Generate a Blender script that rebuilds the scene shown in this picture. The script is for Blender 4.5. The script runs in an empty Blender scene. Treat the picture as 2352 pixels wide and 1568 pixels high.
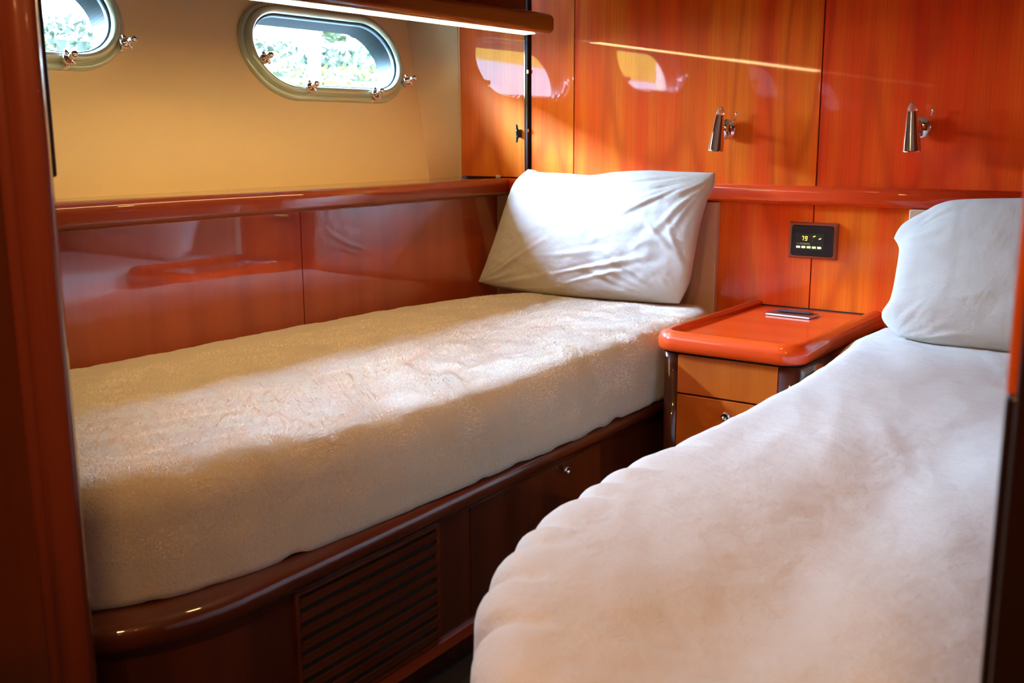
import bpy, bmesh, math, random
from mathutils import Vector, Matrix, noise
from mathutils.geometry import tessellate_polygon
random.seed(7)
scene = bpy.context.scene
COL = scene.collection
PI = math.pi

# ------------------------------------------------------------------ camera, sky, light, exposure
cam_d = bpy.data.cameras.new('camera')
cam = bpy.data.objects.new('camera', cam_d)
COL.objects.link(cam)
scene.camera = cam
ROT = Matrix(((0.80812485, -0.11127314, 0.57840515),
              (0.58899971, 0.15880541, -0.79237629),
              (-0.00368367, 0.98101943, 0.19387445)))
cam.matrix_world = Matrix.Translation((0, 0, 1.0)) @ ROT.to_4x4()
cam_d.sensor_width = 36
cam_d.lens = 36 * 2400 / 2352
cam_d.clip_start = 0.05
cam_d.dof.use_dof = True
cam_d.dof.focus_distance = 2.3
cam_d.dof.aperture_fstop = 9.0

SKY, GLOW = 22.0, 780.0
world = bpy.data.worlds.new('sky')
scene.world = world
world.use_nodes = True
wn = world.node_tree.nodes; wl = world.node_tree.links
wn.clear()
wo = wn.new('ShaderNodeOutputWorld'); wb = wn.new('ShaderNodeBackground')
tc = wn.new('ShaderNodeTexCoord'); sx = wn.new('ShaderNodeSeparateXYZ')
rmp = wn.new('ShaderNodeValToRGB')
wl.new(tc.outputs['Generated'], sx.inputs[0]); wl.new(sx.outputs['Z'], rmp.inputs[0])
wl.new(rmp.outputs[0], wb.inputs[0]); wl.new(wb.outputs[0], wo.inputs[0])
rmp.color_ramp.elements[0].position = 0.0; rmp.color_ramp.elements[0].color = (.48, .68, .88, 1)
rmp.color_ramp.elements[1].position = 0.75; rmp.color_ramp.elements[1].color = (.40, .60, 1.0, 1)
e = rmp.color_ramp.elements.new(.22); e.color = (.41, .66, 1.0, 1)
# bright hazy patch of sky around the veiled sun, high on the port side
nrm_ = wn.new('ShaderNodeVectorMath'); nrm_.operation = 'NORMALIZE'; wl.new(tc.outputs['Generated'], nrm_.inputs[0])
dot = wn.new('ShaderNodeVectorMath'); dot.operation = 'DOT_PRODUCT'; dot.inputs[1].default_value = Vector((-.67, -.26, .69)).normalized()
wl.new(nrm_.outputs[0], dot.inputs[0])
mxx = wn.new('ShaderNodeMath'); mxx.operation = 'MAXIMUM'; mxx.inputs[1].default_value = 0; wl.new(dot.outputs['Value'], mxx.inputs[0])
pww = wn.new('ShaderNodeMath'); pww.operation = 'POWER'; pww.inputs[1].default_value = 8; wl.new(mxx.outputs[0], pww.inputs[0])
mad = wn.new('ShaderNodeMath'); mad.operation = 'MULTIPLY_ADD'; mad.inputs[1].default_value = GLOW; mad.inputs[2].default_value = SKY
wl.new(pww.outputs[0], mad.inputs[0]); wl.new(mad.outputs[0], wb.inputs[1])

def area(name, loc, target, sx_, sy_, power, color, portal=False):
    l = bpy.data.lights.new(name, 'AREA'); l.shape = 'RECTANGLE'; l.size = sx_; l.size_y = sy_
    l.energy = power; l.color = color
    if portal: l.cycles.is_portal = True
    o = bpy.data.objects.new(name, l); COL.objects.link(o)
    o.location = loc
    o.rotation_euler = (Vector(target) - Vector(loc)).to_track_quat('-Z', 'Y').to_euler()
    return o
area('sky_portal', (-2.349, 2.142, 1.170), (-1.349, 2.142, 1.525), .66, .34, 1, (1, 1, 1), True)
area('sky_portal', (-2.366, 1.201, 1.219), (-1.366, 1.201, 1.574), .66, .34, 1, (1, 1, 1), True)
# warm fill from three added, unseen lamps: over the left berth, in the passage, by the doorway
CEIL_POWER, HALL_POWER, DOOR_POWER = 1.1, 14.0, 9.5
cl_ = area('berth_fill', (-0.95, 1.35, 1.962), (-0.95, 1.35, 0), .14, .14, CEIL_POWER, (1.0, .58, .20))
cl_.data.spread = math.radians(105)
area('passage_fill', (-0.50, -1.1, 1.962), (-0.50, -1.1, 0), .14, .14, HALL_POWER, (1.0, .53, .17))

area('doorway_fill', (.10, -.15, 1.955), (-.5, .9, .2), .14, .14, DOOR_POWER, (1.0, .56, .20))

vs = scene.view_settings
scene.display_settings.display_device = 'sRGB'
vs.view_transform = 'Standard'; vs.look = 'None'; vs.gamma = 1.0; vs.use_curve_mapping = False
vs.exposure = 0.80

# ------------------------------------------------------------------ materials
def mat_base(name):
    m = bpy.data.materials.new(name); m.use_nodes = True
    nt = m.node_tree
    return m, nt, nt.nodes['Principled BSDF']

def plain(name, col, rough=.5, metal=0, coat=0, coat_r=.05, noise_amt=.06, scale=40, bump=0, emit=None, es=0, sheen=0, spec=.5):
    m, nt, p = mat_base(name)
    n = nt.nodes.new('ShaderNodeTexNoise'); n.inputs['Scale'].default_value = scale; n.inputs['Detail'].default_value = 5
    c = nt.nodes.new('ShaderNodeTexCoord'); nt.links.new(c.outputs['Object'], n.inputs['Vector'])
    mx = nt.nodes.new('ShaderNodeMix'); mx.data_type = 'RGBA'
    mx.inputs[6].default_value = tuple(x * (1 - noise_amt) for x in col) + (1,)
    mx.inputs[7].default_value = tuple(min(1, x * (1 + noise_amt)) for x in col) + (1,)
    nt.links.new(n.outputs['Fac'], mx.inputs[0]); nt.links.new(mx.outputs[2], p.inputs['Base Color'])
    p.inputs['Roughness'].default_value = rough; p.inputs['Metallic'].default_value = metal
    p.inputs['Coat Weight'].default_value = coat; p.inputs['Coat Roughness'].default_value = coat_r
    p.inputs['Specular IOR Level'].default_value = spec
    if sheen:
        p.inputs['Sheen Weight'].default_value = sheen; p.inputs['Sheen Roughness'].default_value = .5
    if bump:
        b = nt.nodes.new('ShaderNodeBump'); b.inputs['Strength'].default_value = bump; b.inputs['Distance'].default_value = .002
        nt.links.new(n.outputs['Fac'], b.inputs['Height']); nt.links.new(b.outputs[0], p.inputs['Normal'])
    if emit:
        p.inputs['Emission Color'].default_value = tuple(emit) + (1,); p.inputs['Emission Strength'].default_value = es
    return m

def wood(name, light, mid, dark, grain='Z', coat=1.0, cr=.03, contour=9.0, strength=1.0, ior=1.5):
    """varnished cherry: cathedral contour lines, fine pores and broad tone bands, all along one axis"""
    m, nt, p = mat_base(name)
    N = nt.nodes.new; L = nt.links.new
    tcn = N('ShaderNodeTexCoord')
    def mapping(sc):
        mp = N('ShaderNodeMapping'); mp.inputs['Scale'].default_value = sc
        L(tcn.outputs['Object'], mp.inputs['Vector']); return mp
    def axis(a, b):  # a along the grain, b across
        return {'Z': (b, b, a), 'X': (a, b, b), 'Y': (b, a, b)}[grain]
    n1 = N('ShaderNodeTexNoise'); n1.inputs['Scale'].default_value = 1; n1.inputs['Detail'].default_value = 1.5; n1.inputs['Roughness'].default_value = .35
    L(mapping(axis(.7, 5)).outputs[0], n1.inputs['Vector'])
    mu = N('ShaderNodeMath'); mu.operation = 'MULTIPLY'; mu.inputs[1].default_value = contour * 6.28
    L(n1.outputs['Fac'], mu.inputs[0])
    sn = N('ShaderNodeMath'); sn.operation = 'SINE'; L(mu.outputs[0], sn.inputs[0])
    mr = N('ShaderNodeMapRange'); mr.inputs[1].default_value = -1; mr.inputs[2].default_value = 1
    L(sn.outputs[0], mr.inputs[0])
    pw = N('ShaderNodeMath'); pw.operation = 'POWER'; pw.inputs[1].default_value = 4.0; L(mr.outputs[0], pw.inputs[0])
    n2 = N('ShaderNodeTexNoise'); n2.inputs['Scale'].default_value = 1; n2.inputs['Detail'].default_value = 6; n2.inputs['Roughness'].default_value = .7
    L(mapping(axis(4, 260)).outputs[0], n2.inputs['Vector'])
    n3 = N('ShaderNodeTexNoise'); n3.inputs['Scale'].default_value = 1; n3.inputs['Detail'].default_value = 2
    L(mapping(axis(.25, 11)).outputs[0], n3.inputs['Vector'])
    r3 = N('ShaderNodeMapRange'); r3.inputs[1].default_value = .40; r3.inputs[2].default_value = .60; L(n3.outputs['Fac'], r3.inputs[0])
    a = N('ShaderNodeMix'); a.data_type = 'RGBA'
    a.inputs[6].default_value = tuple(mid) + (1,); a.inputs[7].default_value = tuple(light) + (1,)
    L(r3.outputs[0], a.inputs[0])
    f1 = N('ShaderNodeMath'); f1.operation = 'MULTIPLY'; f1.inputs[1].default_value = .38 * strength; L(pw.outputs[0], f1.inputs[0])
    b = N('ShaderNodeMix'); b.data_type = 'RGBA'; b.inputs[7].default_value = tuple(dark) + (1,)
    L(f1.outputs[0], b.inputs[0]); L(a.outputs[2], b.inputs[6])
    r2 = N('ShaderNodeMapRange'); r2.inputs[1].default_value = .45; r2.inputs[2].default_value = .75; r2.inputs[4].default_value = .42 * strength
    L(n2.outputs['Fac'], r2.inputs[0])
    cc = N('ShaderNodeMix'); cc.data_type = 'RGBA'; cc.inputs[7].default_value = tuple(dark) + (1,)
    L(r2.outputs[0], cc.inputs[0]); L(b.outputs[2], cc.inputs[6])
    L(cc.outputs[2], p.inputs['Base Color'])
    p.inputs['Roughness'].default_value = .42
    p.inputs['Coat Weight'].default_value = coat; p.inputs['Coat Roughness'].default_value = cr; p.inputs['Coat IOR'].default_value = ior
    p.inputs['Specular IOR Level'].default_value = .2
    return m

CL, CM, CD = (.95, .200, .008), (.90, .085, .004), (.45, .028, .002)
M = {}
M['wall_wood'] = wood('cherry_vertical', CL, CM, CD, 'Z')
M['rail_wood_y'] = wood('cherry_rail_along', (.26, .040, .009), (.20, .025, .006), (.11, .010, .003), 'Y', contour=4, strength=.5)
M['rail_wood_x'] = wood('cherry_rail_across', (.80, .085, .008), (.74, .05, .005), (.45, .02, .003), 'X', contour=4, strength=.5)
M['dark_wood'] = wood('mahogany_vertical', (.085, .017, .005), (.058, .011, .003), (.025, .005, .0015), 'Z', contour=5, strength=.7)
M['dark_wood_y'] = wood('mahogany_along', (.125, .026, .006), (.085, .015, .004), (.04, .007, .002), 'Y', contour=5, strength=.7)
M['panel_wood'] = wood('cherry_panel', (.40, .062, .013), (.33, .043, .010), (.20, .020, .005), 'Z', contour=5, strength=.5, ior=1.75)
M['wall_wood_red'] = wood('cherry_vertical_red', (.93, .105, .004), (.84, .045, .002), (.44, .018, .001), 'Z')
M['wall_wood_gold'] = wood('cherry_vertical_gold', (.95, .26, .014), (.88, .14, .008), (.48, .045, .004), 'Z')
M['drawer_wood'] = wood('cherry_drawer', (.60, .13, .010), (.50, .10, .008), (.28, .04, .004), 'Z', contour=6, strength=.7)
M['vinyl'] = plain('cream_vinyl', (.86, .64, .30), rough=.48, noise_amt=.05, scale=420, bump=.10)
M['vinyl_pad'] = plain('cream_vinyl_pad', (.66, .46, .30), rough=.6, noise_amt=.05, scale=380, bump=.12)
M['ceil'] = plain('ceiling_cloth', (.78, .72, .60), rough=.8)
M['chrome'] = plain('polished_chrome', (.86, .86, .88), rough=.06, metal=1, noise_amt=.01)
M['port_frame'] = plain('port_frame_steel', (.58, .68, .44), rough=.25, coat=.6, metal=.35, noise_amt=.03)
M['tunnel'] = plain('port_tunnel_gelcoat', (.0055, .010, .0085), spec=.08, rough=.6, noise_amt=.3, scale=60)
M['gasket'] = plain('port_gasket_rubber', (.03, .05, .06), rough=.5)
M['black'] = plain('black_plastic', (.012, .012, .014), rough=.3)
M['gap'] = plain('shadow_gap_black', (.006, .004, .004), rough=.9)
M['strip'] = plain('dark_bronze_strip', (.03, .016, .010), rough=.35)
M['white_strip'] = plain('white_laminate', (.88, .87, .82), rough=.3)
M['strip_light'] = plain('shelf_strip_light', (.88, .87, .82), rough=.3, emit=(1, .70, .30), es=15.0)
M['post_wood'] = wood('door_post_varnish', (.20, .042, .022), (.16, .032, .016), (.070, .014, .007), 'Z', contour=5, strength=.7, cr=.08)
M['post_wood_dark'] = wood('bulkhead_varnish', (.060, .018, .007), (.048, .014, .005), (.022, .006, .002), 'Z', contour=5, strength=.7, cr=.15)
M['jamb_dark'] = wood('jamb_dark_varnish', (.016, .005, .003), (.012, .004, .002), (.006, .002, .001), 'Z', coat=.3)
M['carpet'] = plain('dark_carpet', (.022, .014, .012), rough=.95, scale=300, bump=.5, noise_amt=.4)
M['bronze'] = plain('copper_bezel', (.42, .16, .10), rough=.3, metal=.7)
M['display'] = plain('display_grey', (.030, .036, .036), rough=.15)
M['glow_text'] = plain('display_digits', (.9, .7, .1), emit=(1, .72, .08), es=1.2)
M['glow_key'] = plain('display_keys', (.8, .85, .4), emit=(.80, .92, .32), es=.9)
M['grey_text'] = plain('display_print', (.85, .88, .85), rough=.5)
M['grey_dim'] = plain('display_print_dim', (.20, .23, .22), rough=.5)
M['paper'] = plain('pad_paper', (.86, .84, .80), rough=.7)
M['slate'] = plain('slate_plastic', (.035, .045, .050), rough=.4)
M['lamp_cap'] = plain('lamp_cap_acrylic', (.86, .80, .68), rough=.08)
M['lamp_cap'].node_tree.nodes['Principled BSDF'].inputs['Transmission Weight'].default_value = .85
M['pale_post'] = plain('pale_painted_steel', (.75, .75, .72), rough=.5)

def fabric(name, col, fine=900, fine_s=.35, mid=60, mid_s=.2, sheen=.5):
    m, nt, p = mat_base(name)
    N = nt.nodes.new; L = nt.links.new
    tcn = N('ShaderNodeTexCoord')
    a = N('ShaderNodeTexNoise'); a.inputs['Scale'].default_value = fine; a.inputs['Detail'].default_value = 5; a.inputs['Roughness'].default_value = .75; a.inputs['Distortion'].default_value = 1.2
    b = N('ShaderNodeTexNoise'); b.inputs['Scale'].default_value = mid; b.inputs['Detail'].default_value = 6; b.inputs['Roughness'].default_value = .65
    L(tcn.outputs['Object'], a.inputs['Vector']); L(tcn.outputs['Object'], b.inputs['Vector'])
    b1 = N('ShaderNodeBump'); b1.inputs['Strength'].default_value = fine_s; b1.inputs['Distance'].default_value = .004
    b2 = N('ShaderNodeBump'); b2.inputs['Strength'].default_value = mid_s; b2.inputs['Distance'].default_value = .01
    L(a.outputs['Fac'], b1.inputs['Height']); L(b.outputs['Fac'], b2.inputs['Height'])
    L(b2.outputs[0], b1.inputs['Normal']); L(b1.outputs[0], p.inputs['Normal'])
    mx = N('ShaderNodeMix'); mx.data_type = 'RGBA'
    mx.inputs[6].default_value = tuple(x * .93 for x in col) + (1,); mx.inputs[7].default_value = tuple(min(1, x * 1.04) for x in col) + (1,)
    L(b.outputs['Fac'], mx.inputs[0]); L(mx.outputs[2], p.inputs['Base Color'])
    p.inputs['Roughness'].default_value = .92; p.inputs['Specular IOR Level'].default_value = .15
    p.inputs['Sheen Weight'].default_value = sheen; p.inputs['Sheen Roughness'].default_value = .5
    return m
M['blanket'] = fabric('white_plush_blanket', (.68, .58, .43), fine=150, fine_s=.85, mid=34, mid_s=.5, sheen=.25)
M['blanket_b'] = fabric('white_fleece_blanket', (.66, .61, .54), fine=190, fine_s=.4, mid=26, mid_s=.45, sheen=.25)
M['cotton'] = fabric('white_cotton', (.60, .57, .515), fine=1100, fine_s=.15, mid=24, mid_s=.32, sheen=.1)

def glass_mat():
    m = bpy.data.materials.new('port_glass'); m.use_nodes = True
    nt = m.node_tree; nt.nodes.clear()
    o = nt.nodes.new('ShaderNodeOutputMaterial'); t = nt.nodes.new('ShaderNodeBsdfTransparent'); g = nt.nodes.new('ShaderNodeBsdfGlossy')
    g.inputs['Roughness'].default_value = .01; t.inputs[0].default_value = (.93, .97, .96, 1)
    lw = nt.nodes.new('ShaderNodeLayerWeight'); lw.inputs[0].default_value = .5
    pw = nt.nodes.new('ShaderNodeMath'); pw.operation = 'POWER'; pw.inputs[1].default_value = 5
    f = nt.nodes.new('ShaderNodeMath'); f.operation = 'MULTIPLY_ADD'; f.inputs[1].default_value = .9; f.inputs[2].default_value = .05
    nt.links.new(lw.outputs['Facing'], pw.inputs[0]); nt.links.new(pw.outputs[0], f.inputs[0])
    mx = nt.nodes.new('ShaderNodeMixShader')
    nt.links.new(f.outputs[0], mx.inputs[0]); nt.links.new(t.outputs[0], mx.inputs[1]); nt.links.new(g.outputs[0], mx.inputs[2])
    nt.links.new(mx.outputs[0], o.inputs[0]); return m
M['glass'] = glass_mat()

def hull_mat():
    return M['vinyl']

# ------------------------------------------------------------------ object helpers
def link(name, bm, m, parent=None, smooth=False, bevel=0, origin=None, autosmooth=None):
    me = bpy.data.meshes.new(name)
    if origin is not None:
        bmesh.ops.translate(bm, verts=bm.verts, vec=-Vector(origin))
    bmesh.ops.recalc_face_normals(bm, faces=bm.faces)
    if smooth:
        for f in bm.faces: f.smooth = True
    bm.to_mesh(me); bm.free()
    o = bpy.data.objects.new(name, me); COL.objects.link(o)
    mm = m if isinstance(m, (list, tuple)) else [m]
    for k in mm: me.materials.append(k)
    if origin is not None: o.location = origin
    if parent is not None:
        o.parent = parent
        o.matrix_parent_inverse = Matrix.Identity(4)
        o.location = Vector(o.location) - Vector(parent.matrix_basis.translation)
        if parent.parent is not None:
            o.location = Vector(o.location) - Vector(parent.parent.matrix_basis.translation)
    if bevel:
        md = o.modifiers.new('bevel', 'BEVEL'); md.width = bevel; md.segments = 3; md.limit_method = 'ANGLE'; md.angle_limit = math.radians(35)
        for f in me.polygons: f.use_smooth = True
        w = o.modifiers.new('wn', 'WEIGHTED_NORMAL'); w.keep_sharp = False
    return o

def empty(name, loc, label=None, cat=None, group=None, kind=None):
    o = bpy.data.objects.new(name, None); COL.objects.link(o); o.location = loc; o.empty_display_size = .05
    return tag(o, label, cat, group, kind)
def tag(o, label=None, cat=None, group=None, kind=None):
    if label: o['label'] = label
    if cat: o['category'] = cat
    if group: o['group'] = group
    if kind: o['kind'] = kind
    return o
def structure(o): o['kind'] = 'structure'; return o

def box(bm, x0, x1, y0, y1, z0, z1):
    r = bmesh.ops.create_cube(bm, size=1)
    for v in r['verts']:
        v.co.x = (x0 + x1) / 2 + v.co.x * (x1 - x0)
        v.co.y = (y0 + y1) / 2 + v.co.y * (y1 - y0)
        v.co.z = (z0 + z1) / 2 + v.co.z * (z1 - z0)
    return r['verts']
def B(*boxes):
    bm = bmesh.new()
    for b in boxes: box(bm, *b)
    return bm

def extrude_profile(bm, pts, fn, t0, t1, closed=True):
    """pts: 2D profile; fn(a, b, t) -> Vector"""
    A = [bm.verts.new(fn(a, b, t0)) for a, b in pts]; Bv = [bm.verts.new(fn(a, b, t1)) for a, b in pts]
    n = len(pts)
    for i in range(n if closed else n - 1):
        bm.faces.new((A[i], A[(i + 1) % n], Bv[(i + 1) % n], Bv[i]))
    if closed:
        bm.faces.new(A); bm.faces.new(Bv[::-1])

def sweep(bm, path, section, closed=False, up=None):
    """sweep a closed 2D section along a list of (pos, normalN, normalB) frames"""
    rings = []
    for p, n, b in path:
        rings.append([bm.verts.new(p + n * u + b * v) for u, v in section])
    m = len(section); K = len(rings)
    for i in range(K if closed else K - 1):
        a = rings[i]; c = rings[(i + 1) % K]
        for j in range(m):
            bm.faces.new((a[j], a[(j + 1) % m], c[(j + 1) % m], c[j]))
    if not closed:
        bm.faces.new(rings[0]); bm.faces.new(rings[-1][::-1])

def lathe(bm, prof, origin, axis, seg=28, cap=True):
    """prof: (radius, distance along axis)"""
    ax = Vector(axis).normalized()
    t = Vector((0, 0, 1)) if abs(ax.z) < .9 else Vector((1, 0, 0))
    u = ax.cross(t).normalized(); v = ax.cross(u)
    rings = []
    for r, h in prof:
        c = Vector(origin) + ax * h
        if r < 1e-6: rings.append([bm.verts.new(c)])
        else: rings.append([bm.verts.new(c + (u * math.cos(2 * PI * k / seg) + v * math.sin(2 * PI * k / seg)) * r) for k in range(seg)])
    for a, b in zip(rings, rings[1:]):
        if len(a) == 1 and len(b) == 1: continue
        for k in range(seg):
            k2 = (k + 1) % seg
            if len(a) == 1: bm.faces.new((a[0], b[k2], b[k]))
            elif len(b) == 1: bm.faces.new((a[k], a[k2], b[0]))
            else: bm.faces.new((a[k], a[k2], b[k2], b[k]))
    if cap:
        if len(rings[0]) > 1: bm.faces.new(rings[0][::-1])
        if len(rings[-1]) > 1: bm.faces.new(rings[-1])

def rrect(x0, x1, y0, y1, r, seg=8):
    pts = []
    for cx, cy, a0 in ((x1 - r, y1 - r, 0), (x0 + r, y1 - r, 90), (x0 + r, y0 + r, 180), (x1 - r, y0 + r, 270)):
        for k in range(seg + 1):
            a = math.radians(a0 + 90 * k / seg)
            pts.append((cx + r * math.cos(a), cy + r * math.sin(a)))
    return pts

def sm(a, b, x):
    t = max(0, min(1, (x - a) / (b - a))); return t * t * (3 - 2 * t)

# ------------------------------------------------------------------ room shell
YB = 2.61; XH = -2.085; XR = .14; ZC = 1.98
structure(link('floor', B((-2.3, .5, -1.6, 2.75, -.06, 0)), M['carpet']))
structure(link('ceiling', B((-2.6, .6, -1.66, 2.8, ZC, ZC + .05)), M['ceil']))
structure(link('wall_right', B((XR, XR + .05, .5, 2.75, 0, ZC)), M['panel_wood']))

# back wall: backing and upper veneer panels with black joints
structure(link('wall_back_backing', B((-2.28, .3, YB + .012, YB + .07, 0, ZC)), M['gap']))
JW = .0035
seams_up = [-1.8325, -1.680, -.9515, -.20, .14]
for (a, b), mt in zip(zip(seams_up, seams_up[1:]), ('wall_wood_gold', 'wall_wood', 'wall_wood_red', 'wall_wood_red')):
    structure(link('wall_back', B((a + JW / 2 + .0005, b - JW / 2, YB, YB + .014, .868, ZC)), M[mt]))
bm = B((-2.12, -1.2, YB, YB + .014, 0, .83), (-1.2, -.955, YB, YB + .014, 0, .83), (-.9515, -.70, YB, YB + .014, 0, .83), (-.70, .14, YB, YB + .014, 0, .83))
structure(link('wall_back_lower', bm, M['wall_wood']))
# locker door in the back wall corner
d = structure(empty('door_1', (-1.97, YB, .87)))
link('door_panel', B((-2.135, -1.8495, YB - .001, YB + .014, .874, 1.9)), M['wall_wood_gold'], d)
link('edge_strip', B((-1.8475, -1.8375, YB - .010, YB + .012, .873, 1.9)), M['strip'], d, bevel=.001)
bm = bmesh.new(); box(bm, -1.8485, -1.8465, YB - .012, YB - .004, .873, 1.9)
link('edge_bead', bm, M['chrome'], d)
for z in (1.183, 1.012):
    link('hinge_pin', B((-1.8385, -1.8345, YB - .012, YB - .002, z - .005, z + .005), (-1.852, -1.849, YB - .006, YB - .001, z - .005, z + .005)), M['chrome'], d)
# handle: black cleat with two screws
hx, hz = -1.868, 1.004
bm = bmesh.new()
path = []
for k in range(9):
    t = -1 + 2 * k / 8
    w = .0045 * (1 - .45 * abs(t) ** 1.5)
    path.append((Vector((hx, YB - .020 - .004 * t * t, hz + .0265 * t)), Vector((1, 0, 0)) * w, Vector((0, 1, 0)) * w))
sec = [(math.cos(2 * PI * k / 12), math.sin(2 * PI * k / 12)) for k in range(12)]
sweep(bm, path, sec)
h = link('handle', bm, M['black'], d, smooth=True)
bm = bmesh.new(); bm2 = B((hx - .004, hx + .004, YB - .019, YB, hz - .012, hz + .012))
link('handle_foot', bm2, M['black'], h, bevel=.002); bm.free()
for dz in (-.009, .009):
    bm = bmesh.new(); lathe(bm, [(0, -.0017), (.002, -.0012), (.0026, 0)], (hx, YB - .0245, hz + dz), (0, 1, 0), 14)
    link('screw', bm, M['chrome'], h, smooth=True)
# small white catch on the ledge by the locker door
bm = B((-1.958, -1.953, YB - .010, YB - .002, .872, .879), (-1.950, -1.945, YB - .010, YB - .002, .872, .879), (-1.958, -1.945, YB - .010, YB - .003, .872, .8735))
tag(link('door_catch', bm, M['white_strip'], bevel=.0005), 'tiny white plastic catch on the varnished ledge below the locker door', 'catch')

# back rail
def bull(w0, w1, z0, z1, r, seg=6):
    """profile in (depth, z): flat at w0, rounded nose at w1"""
    pts = [(w0, z0)]
    s = 1 if w1 > w0 else -1
    for k in range(seg + 1):
        a = -PI / 2 + (PI / 2) * k / seg
        pts.append((w1 - s * r + s * r * math.cos(a), z0 + r + r * math.sin(a)))
    for k in range(seg + 1):
        a = (PI / 2) * k / seg
        pts.append((w1 - s * r + s * r * math.cos(a), z1 - r + r * math.sin(a)))
    pts.append((w0, z1)); return pts
bm = bmesh.new()
extrude_profile(bm, bull(YB + .01, YB - .028, .823, .871, .017), lambda a, b, t: Vector((t, a, b)), -2.0, XR)
structure(link('trim_1', bm, M['rail_wood_x'], smooth=False, bevel=0)); 
o = bpy.data.objects['trim_1']
for f in o.data.polygons: f.use_smooth = len(f.vertices) == 4 and f.area < 1
# hull side ledge
bm = bmesh.new()
pts = [(-2.12, .835), (-1.945, .835), (-1.945, .818), (-1.915, .818), (-1.905, .821)]
for k in range(9):
    a = -PI / 2 + PI * .5 * k / 8
    pts.append((-1.905 + .012 * math.cos(a) - .0, .832 + .011 * math.sin(a)))
for k in range(9):
    a = (PI / 2) * k / 8
    pts.append((-1.915 + .022 * math.cos(a), .851 + .021 * math.sin(a)))
pts += [(-2.12, .872)]
extrude_profile(bm, pts, lambda a, b, t: Vector((a, t, b)), .56, YB + .005)
o = structure(link('trim_2', bm, M['rail_wood_y']))
for f in o.data.polygons: f.use_smooth = len(f.vertices) == 4
# left lower panels behind the berth (one joint)
structure(link('wall_left_lower', B((-1.98, -1.945, .56, 1.780, 0, .835), (-1.98, -1.945, 1.783, YB + .005, 0, .835), (-2.0, -1.955, .56, YB, 0, .835)), M['panel_wood']))

# hull wall with the two port openings
def stadium(cy, cz, hw, hh, seg=20, sq=1.0):
    """outline in (y, z), big round ends"""
    r = hh * sq
    pts = []
    for cyy, czz, a0 in ((cy + hw - r * 1.12, cz + hh - r, 0), (cy - hw + r * 1.12, cz + hh - r, 90), (cy - hw + r * 1.12, cz - hh + r, 180), (cy + hw - r * 1.12, cz - hh + r, 270)):
        for k in range(seg + 1):
            a = math.radians(a0 + 90 * k / seg)
            pts.append((cyy + r * 1.12 * math.cos(a), czz + r * math.sin(a)))
    out = []
    for p in pts:
        if not out or (abs(p[0] - out[-1][0]) + abs(p[1] - out[-1][1])) > 1e-5: out.append(p)
    if abs(out[0][0] - out[-1][0]) + abs(out[0][1] - out[-1][1]) < 1e-5: out.pop()
    return out
# the hull lining leans outwards; (y, s) are coordinates on it, s measured up the slope from the ledge
PORTS = [(2.142, .371), (1.201, .423)]
PHW, PHH = .306, .138
HA = math.atan(.355)
HP0, HT, HN = Vector((-2.08, 0, .872)), Vector((-math.sin(HA), 0, math.cos(HA))), Vector((math.cos(HA), 0, math.sin(HA)))
def hp(y, s_, off=0): return HP0 + HT * s_ + HN * off + Vector((0, y, 0))
def on_hull(bm):
    for v in bm.verts: v.co = hp(v.co.y, v.co.z, v.co.x - XH)
    return bm
def seam_y(s_): return 2.428 + (2.524 - 2.428) * s_ / .452
bm = bmesh.new()
outer = [(.50, -.02), (seam_y(-.02), -.02), (seam_y(.80), .80), (.50, .80)]
loops = [outer] + [stadium(c[0], c[1], PHW - .02, PHH - .02)[::-1] for c in PORTS]
flat = [Vector((XH, p[0], p[1])) for lp in loops for p in lp]
tris = tessellate_polygon([[Vector((p[0], p[1], 0)) for p in lp] for lp in loops])
vs_ = [bm.verts.new(v) for v in flat]
for t in tris:
    try: bm.faces.new([vs_[i] for i in t])
    except ValueError: pass
structure(link('wall_left', on_hull(bm), M['vinyl']))
# filler panel between hull lining and back wall
bm = bmesh.new()
prev = None
for q in range(25):
    s_ = -.02 + .82 * q / 24
    row = []
    a = hp(seam_y(s_), s_, .0)
    b = Vector((-2.102, YB + .004, a.z))
    for k in range(13):
        t = k / 12
        p = a.lerp(b, t) + Vector((-.010, -.006, 0)) * math.sin(PI * t)
        row.append(bm.verts.new(p))
    if prev:
        for k in range(12): bm.faces.new((prev[k], prev[k + 1], row[k + 1], row[k]))
    prev = row
M['vinyl_gloss'] = plain('cream_vinyl_gloss', (.86, .70, .36), rough=.36, coat=1, coat_r=.28, noise_amt=.04, scale=420, bump=.05)
structure(link('wall_left_corner', bm, M['vinyl_gloss'], smooth=True))
bm = bmesh.new()
pa = [(hp(seam_y(q * .04 - .02), q * .04 - .02, .0), Vector((0, 1, 0)) * .0013, HN * .0013) for q in range(21)]
sweep(bm, pa, [(1, 1), (-1, 1), (-1, -1), (1, -1)])
structure(link('trim_3', bm, M['vinyl']))
structure(link('trim_4', B((-2.103, -2.099, YB - .004, YB - .001, .872, 1.6)), M['vinyl_gloss']))
structure(link('wall_left_upper', B((-2.50, -2.06, .5, 2.75, 1.60, 2.03), (-2.16, -2.0, .5, 2.75, -.02, .866), (-2.55, -2.0, .45, .515, -.02, 2.03)), M['ceil']))

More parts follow.
